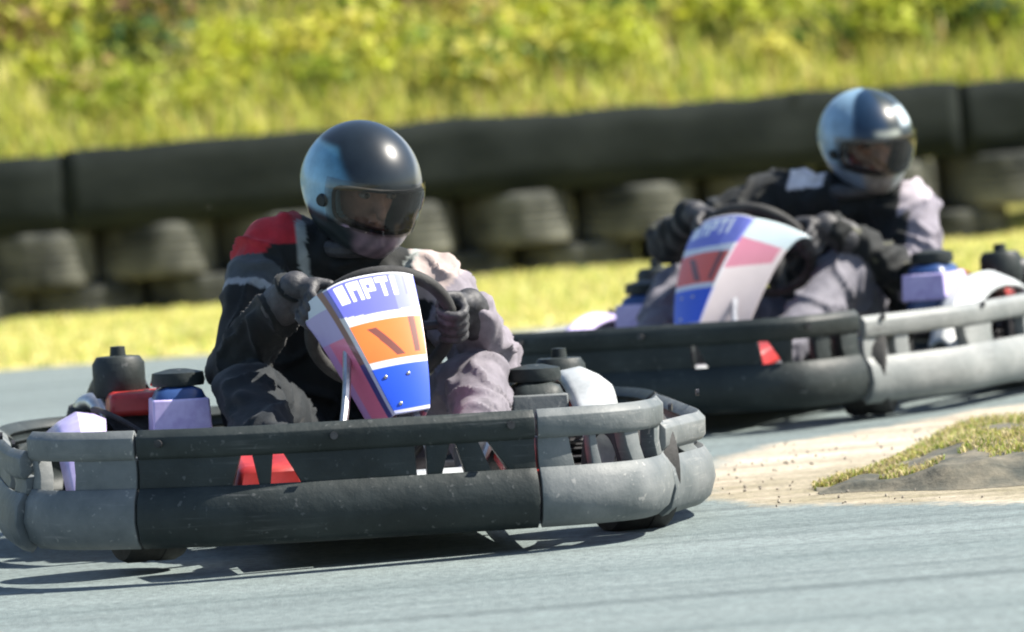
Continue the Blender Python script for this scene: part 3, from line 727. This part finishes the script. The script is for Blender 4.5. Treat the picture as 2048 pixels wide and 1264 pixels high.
# undergrowth on the bank: leaf clumps, loose stems
def undergrowth():
    V_, F_, C_ = [], [], []
    cl = []
    for _ in range(1000):
        x = random.uniform(-7, 7); t = random.uniform(0, 1) ** 1.15 * 7.0; y = 28.05 + t + TB * x
        r = random.uniform(.10, .30) * (1 + t * .05)
        cl.append((x, y, r, t))
    pal = [(.42, .45, .05), (.33, .38, .045), (.58, .54, .11), (.17, .25, .045), (.05, .10, .025), (.50, .40, .18), (.22, .14, .06)]
    out_b, out_n, out_c, out_s = [], [], [], []
    for x, y, r, t in cl:
        patch = noise.noise(Vector((x * .9, t * .7, 2))) + .7 * noise.noise(Vector((x * 2.2, t * 1.8, 9))) - .10 * sstep(.8, 2.2, t)
        low = 1 if t < .7 else 0
        w = np.array([.34, .24, .2, .12, .04, .04, .02]) if patch > .06 or low else np.array([.12, .13, .06, .22, .30, .05, .12])
        c0 = pal[rng.choice(7, p=w / w.sum())]; zc = bank_h(x, y) + r * .45
        k = int(70 * (r / .2) ** 2) + 20
        th = rng.uniform(0, 2 * np.pi, k); ph = np.arccos(rng.uniform(-.25, 1, k)); rad = r * rng.uniform(.45, 1.12, k) * (1 + .25 * np.sin(th * 3 + x * 9))
        d = np.stack([np.cos(th) * np.sin(ph), np.sin(th) * np.sin(ph), np.cos(ph)], 1)
        out_b.append(np.array([x, y, zc]) + d * rad[:, None] * np.array([1.15, 1, .85])); nn = d + rng.normal(0, .55, (k, 3)); out_n.append(nn / np.linalg.norm(nn, axis=1)[:, None])
        out_c.append(np.clip(np.array(c0) * rng.uniform(.7, 1.3, (k, 1)) + rng.normal(0, .012, (k, 3)), .005, 1)); out_s.append(rng.uniform(.018, .055, k))
    b_, n_, c_, s_ = map(np.concatenate, (out_b, out_n, out_c, out_s)); k = len(b_)
    a_ = np.cross(n_, rng.normal(0, 1, (k, 3))); a_ /= np.linalg.norm(a_, axis=1)[:, None]; t_ = np.cross(n_, a_)
    S = s_[:, None]
    v = np.stack([b_ - a_ * S, b_ + t_ * S * .5 + n_ * S * .2, b_ + a_ * S * 1.2, b_ - t_ * S * .5 + n_ * S * .2], 1).reshape(-1, 3)
    me = bpy.data.meshes.new('undergrowth'); me.from_pydata(v.tolist(), [], np.arange(k * 4).reshape(-1, 4).tolist()); set_paint(me, np.repeat(c_, 4, axis=0))
    return link('undergrowth', me, None, M['leaf'])
tag(undergrowth(), 'sunlit yellow-green undergrowth covering the bank above the tyre barrier', 'undergrowth', None, 'stuff')
n = 44000
xy = np.stack([rng.uniform(-7, 7, n), 27.6 + 7 * rng.uniform(0, 1, n) ** 2.0], 1); xy[:, 1] += TB * xy[:, 0]; z = np.array([bank_h(x, y) for x, y in xy])
tag(blades('tall_grass', np.column_stack([xy, z - .01]), rng.uniform(.08, .30, n), .007, pick([(.54, .53, .11), (.42, .47, .07), (.60, .54, .20), (.22, .30, .05), (.46, .34, .14)], [.34, .26, .2, .12, .08], n, .25), M['grass'], 1.0), 'tall yellowing grass stems among the undergrowth on the bank', 'grass', None, 'stuff')

# ------------------------------------------------------------------ tyre barrier
YB = 26.6
def tyre_mesh(seed):
    bm = B(); Rt, W, n = .280, .225, 64
    prof = [(.165, .03), (.185, .008), (.225, 0), (.268, .001), (.277, .008), (.281, .018), (.281, .075), (.272, .077), (.272, .085), (.281, .087), (.281, .112), (.272, .114), (.272, .122), (.281, .124), (.281, .150), (.272, .152), (.272, .160), (.281, .162), (.281, .207), (.277, .217), (.268, .224), (.225, .225), (.185, .217), (.165, .195), (.175, .17), (.255, .15), (.26, .11), (.255, .075), (.175, .055)]
    lathe(bm, prof, 'z', (0, 0, 0), n, True)
    rnd = random.Random(seed)
    for v in bm.verts:
        a = math.atan2(v.co.y, v.co.x); k = 1 + .012 * math.sin(a * 2 + seed) + .006 * noise.noise(Vector((math.cos(a) * 2, math.sin(a) * 2, seed)))
        # tread blocks: shallow cross grooves on the outer face
        r = math.hypot(v.co.x, v.co.y)
        if r > .270 and seed % 2 and int((a + math.pi) / (2 * math.pi) * n + .5) % 4 == 0: k *= .985
        v.co.x *= k; v.co.y *= k
    me = bpy.data.meshes.new('car_tyre'); bm.to_mesh(me); bm.free(); me.shade_smooth(); me.set_sharp_from_angle(angle=R(40)); me.materials.append(M['tyre_dusty']); return me
tm = [tyre_mesh(s) for s in range(4)]
def tyre(px, py, z, dy, label, group):
    p = on_barrier(px, py, dy); o = link('car_tyre', tm[random.randrange(4)]); o.scale = (1.05, 1.05, 1.13 if z > .1 else .86); o.location = (p.x, p.y + .28, z); o.rotation_euler = (random.uniform(-.02, .02), random.uniform(-.02, .02), random.uniform(0, 6))
    tag(o, label, 'tyre', group); return o
GU, GL = 'upper row of barrier tyres under the belt', 'bottom row of barrier tyres on the grass'
upper = [(55, 'upper barrier tyre at the left edge of the photo, right under the belt'), (302, 'upper barrier tyre just left of the driver with the red shoulder'),
         (545, 'upper barrier tyre hidden behind the red shoulder of the nearer driver'), (785, 'upper barrier tyre with its sunlit end right of the dark silver-sided helmet'),
         (1028, 'upper barrier tyre midway between the two drivers, first clear of the nearer one'), (1272, 'upper barrier tyre just left of the farther driver, above the white-topped fairing'),
         (1516, 'upper barrier tyre behind the right arm of the farther driver'), (1760, 'upper barrier tyre behind the chest of the farther driver'), (2000, 'upper barrier tyre at the right edge of the photo, beyond the farther driver')]
for px, lb in upper: tyre(px, 525 - .079 * (px - 100), .196, random.uniform(-.02, .02), lb, GU)
lower = [(-70, 'pale bottom barrier tyre cut by the left edge of the photo'), (150, 'bottom barrier tyre on the grass, first whole one from the left'), (400, 'bottom barrier tyre on the grass behind the right arm of the nearer driver'),
         (650, 'bottom barrier tyre behind the chest of the nearer driver'), (900, 'bottom barrier tyre above the left sleeve of the nearer driver'), (1150, 'bottom barrier tyre on the grass halfway between the two drivers'),
         (1400, 'bottom barrier tyre behind the fairing of the farther kart'), (1650, 'bottom barrier tyre behind the farther driver'), (1905, 'bottom barrier tyre at the right, beside the farther driver\'s left sleeve')]
for px, lb in lower: tyre(px, 610 - .079 * (px - 100), 0.002, .05 + random.uniform(-.03, .03), lb, GL)
def belt(px0, px1, ztop, dy, label, zb=.448):
    x0 = on_barrier(px0, 300).x if px0 is not None else -9.; x1 = on_barrier(px1, 260).x if px1 is not None else 9.
    bm = B(); n = max(8, int((x1 - x0) / .06)); rows = []
    for i in range(n + 1):
        x = x0 + (x1 - x0) * i / n; w = noise.noise(Vector((x * 1.3, dy, 1))); w2 = noise.noise(Vector((x * 3.1, dy, 5)))
        zt = ztop + .022 * w + .014 * w2 + .010 * noise.noise(Vector((x * 8, dy, 2))); w3 = noise.noise(Vector((x * 5, dy, 8))); yf = YB + dy + .015 * w2 + TB * x
        prof = [(yf - .012, zb + .012 * w2), (yf - .012 + .02 * w3, zb + (zt - zb) * .3), (yf - .02 + .025 * w, (zb + zt) / 2), (yf - .006 + .02 * w2, zb + (zt - zb) * .75), (yf - .006, zt - .012), (yf + .012, zt), (yf + .28, zt + .008 * w), (yf + .50, zt - .012), (yf + .535, zt - .05), (yf + .545, zb)]
        rows.append([bm.verts.new((x, y, z)) for y, z in prof])
    for i in range(n):
        for j in range(9): bm.faces.new((rows[i][j], rows[i + 1][j], rows[i + 1][j + 1], rows[i][j + 1]))
    o = obj('rubber_belt', bm, M['belt'], None, angle=60); so = o.modifiers.new('thick', 'SOLIDIFY'); so.thickness = .018; so.offset = -1
    tag(o, label, 'rubber belt', 'rubber belts over the barrier')
belt(None, 128, .80, .012, 'short greyer rubber belt piece at the left end of the barrier top')
belt(129, 1921, .815, 0., 'long dark rubber belt draped over the tyres behind both drivers')
belt(1930, None, .795, .05, 'rubber belt piece at the right, beyond a step in the barrier top')

# ------------------------------------------------------------------ inner apron at the right: dust, soil mound, tufts
ap = [ground(x, y) for x, y in [(1408, 935), (1470, 905), (1560, 885), (1700, 862), (1850, 838), (2048, 806), (2300, 768), (2700, 720), (2700, 985), (2300, 992), (2048, 996), (1850, 998), (1650, 1004), (1520, 1006), (1440, 985)]]
ring_ = []
for i, p in enumerate(ap):
    q = ap[(i + 1) % len(ap)]
    for k in range(8):
        v = p.lerp(q, k / 8); w = noise.noise(Vector((v.x * 4, v.y * 4, 0))); ring_.append((v.x + .02 * w, v.y + .06 * noise.noise(Vector((v.x * 5, v.y * 3, 7)))))
poly = np.array([(p.x, p.y) for p in ap])
def edge_dist(x, y):
    dm = 9.; ins = False; n_ = len(poly)
    for a_ in range(n_):
        x1, y1 = poly[a_]; x2, y2 = poly[(a_ + 1) % n_]; ex, ey = x2 - x1, y2 - y1
        t = max(0, min(1, ((x - x1) * ex + (y - y1) * ey) / (ex * ex + ey * ey))); dm = min(dm, math.hypot(x - x1 - t * ex, y - y1 - t * ey))
        if (y1 > y) != (y2 > y) and x < (x2 - x1) * (y - y1) / (y2 - y1) + x1: ins = not ins
    return dm if ins else -dm
bm = B(); ax0, ax1, ay0, ay1 = poly[:, 0].min() - .35, poly[:, 0].max() - .1, poly[:, 1].min() - .5, poly[:, 1].max() + .1
NX, NY = 170, 110; g = []; dcol = []
for i in range(NX + 1):
    x = ax0 + (ax1 - ax0) * i / NX; row = []
    for j in range(NY + 1):
        y = ay0 + (ay1 - ay0) * j / NY; row.append(v_ := bm.verts.new((x, y, -.005)))
        dd = edge_dist(x, y) + .10 * noise.noise(Vector((x * 2.2, y * 1.3, 7))) + .06 * noise.noise(Vector((x * 7, y * 4, 3)))
        k_ = sstep(-.10, .16, dd); v_.co.z = -.0066 + .0018 * sstep(.01, .12, k_); dcol.append((k_, k_, k_))
    g.append(row)
for i in range(NX):
    for j in range(NY):
        if max(dcol[(i + a_) * (NY + 1) + j + b_][0] for a_ in (0, 1) for b_ in (0, 1)) > 0: bm.faces.new((g[i][j], g[i + 1][j], g[i + 1][j + 1], g[i][j + 1]))
o = obj('dust_apron', bm, M['dust']); o['kind'] = 'structure'; set_paint(o.data, np.array(dcol, dtype=np.float32))
sa = o.data.color_attributes.new('soil', 'FLOAT_COLOR', 'POINT'); sc_ = np.ones((len(o.data.vertices), 4), dtype=np.float32)
for v in o.data.vertices: sc_[v.index, :3] = .52 * sstep(1.0, .1, math.hypot((v.co.x - 1.25) * .75, (v.co.y - 12.45) * .8) - .15)
sa.data.foreach_set('color', sc_.ravel())
A = ground(1790, 935); Bp = ground(2560, 905)
bm = B(); NX, NY = 120, 40; g = []
mx0, mx1 = ground(1610, 950).x, ground(2700, 940).x
def mound_h(x, v):
    t = (x - mx0) / (mx1 - mx0); e = .32 * sstep(0, .10, t) + .68 * sstep(.12, .40, t); prof_ = sstep(0, .10, v) * (1 - .75 * sstep(.25, 1, v))
    return (.062 * e) * prof_ * (1 + .35 * noise.noise(Vector((x * 4, v * 3, 0)))) + .012 * noise.noise(Vector((x * 14, v * 12, 2))) * prof_
def mound_y(x, v):
    t = (x - mx0) / (mx1 - mx0); yc = 12.13; return yc + .10 - .20 * sstep(0, .4, t) + v * (.35 + 1.7 * sstep(0, .5, t)) + .04 * noise.noise(Vector((x * 5, 0, 3)))
for i in range(NX + 1):
    x = mx0 + (mx1 - mx0) * i / NX; g.append([bm.verts.new((x, mound_y(x, (j / NY) ** 1.3), -.004 + mound_h(x, (j / NY) ** 1.3))) for j in range(NY + 1)])
for i in range(NX):
    for j in range(NY): bm.faces.new((g[i][j], g[i + 1][j], g[i + 1][j + 1], g[i][j + 1]))
obj('soil_mound', bm, M['mound_soil'])['kind'] = 'structure'
bs = []; hs = []
for _ in range(46000):
    x = random.uniform(mx0, mx0 + 1.9); v = random.uniform(.13, .97)
    d = noise.noise(Vector((x * 5, v * 4, 11)))
    if d < -.05 or random.random() > .8: continue
    bs.append((x, mound_y(x, v), mound_h(x, v) - .006)); hs.append(random.uniform(.006, .020) * (1 + 1.2 * max(0, d)))
bs = np.array(bs); n = len(bs)
tag(blades('mound_grass', bs, np.array(hs), .0022, pick([(.42, .39, .11), (.50, .42, .22), (.24, .30, .055), (.36, .29, .16)], [.25, .3, .25, .2], n, .2), M['grass'], 1.0), 'dry grass tufts on top of the soil mound at the inside of the bend', 'grass', None, 'stuff')

bm = B()
for _ in range(420):
    x, y = random.uniform(.35, 1.9), random.uniform(11.75, 14.2)
    if edge_dist(x, y) + random.uniform(-.10, .05) < -.05: continue
    r = random.uniform(.0015, .0042) * (1.5 if random.random() > .95 else 1); bmesh.ops.create_icosphere(bm, subdivisions=1, radius=r, matrix=Matrix.Translation((x, y, -.004 + r * .4)) @ Euler((random.random() * 6, random.random() * 6, 0)).to_matrix().to_4x4() @ Matrix.Diagonal((1.3, .9, .7, 1)))
o = obj('gravel', bm, surf('gravel', (.16, .14, .11), (.36, .32, .26), 40, .9), None, False); tag(o, 'small stones and clods of soil scattered over the dusty edge of the bend', 'gravel', None, 'stuff')

# ------------------------------------------------------------------ light
EL, AZ_B = R(47), R(2)
sd_ = Vector((math.cos(EL) * math.cos(AZ_B), math.cos(EL) * math.sin(AZ_B), math.sin(EL)))
ld = bpy.data.lights.new('sun', 'SUN'); ld.energy = 4.6; ld.angle = R(.5); ld.color = (1, .94, .84)
lo = bpy.data.objects.new('sun', ld); COL.objects.link(lo); lo.rotation_euler = sd_.to_track_quat('Z', 'Y').to_euler(); lo.location = (8, 3, 8)
w = bpy.data.worlds.new('World'); scene.world = w; w.use_nodes = True; nt = w.node_tree
sk = nt.nodes.new('ShaderNodeTexSky'); sk.sky_type = 'NISHITA'; sk.sun_disc = False; sk.sun_elevation = EL; sk.sun_rotation = math.atan2(sd_.x, sd_.y)
bg = nt.nodes['Background']; bg.inputs['Strength'].default_value = .075; nt.links.new(sk.outputs['Color'], bg.inputs['Color'])
scene.view_settings.view_transform = 'Standard'; scene.view_settings.look = 'None'; scene.view_settings.gamma = 1
scene.view_settings.exposure = 1.52
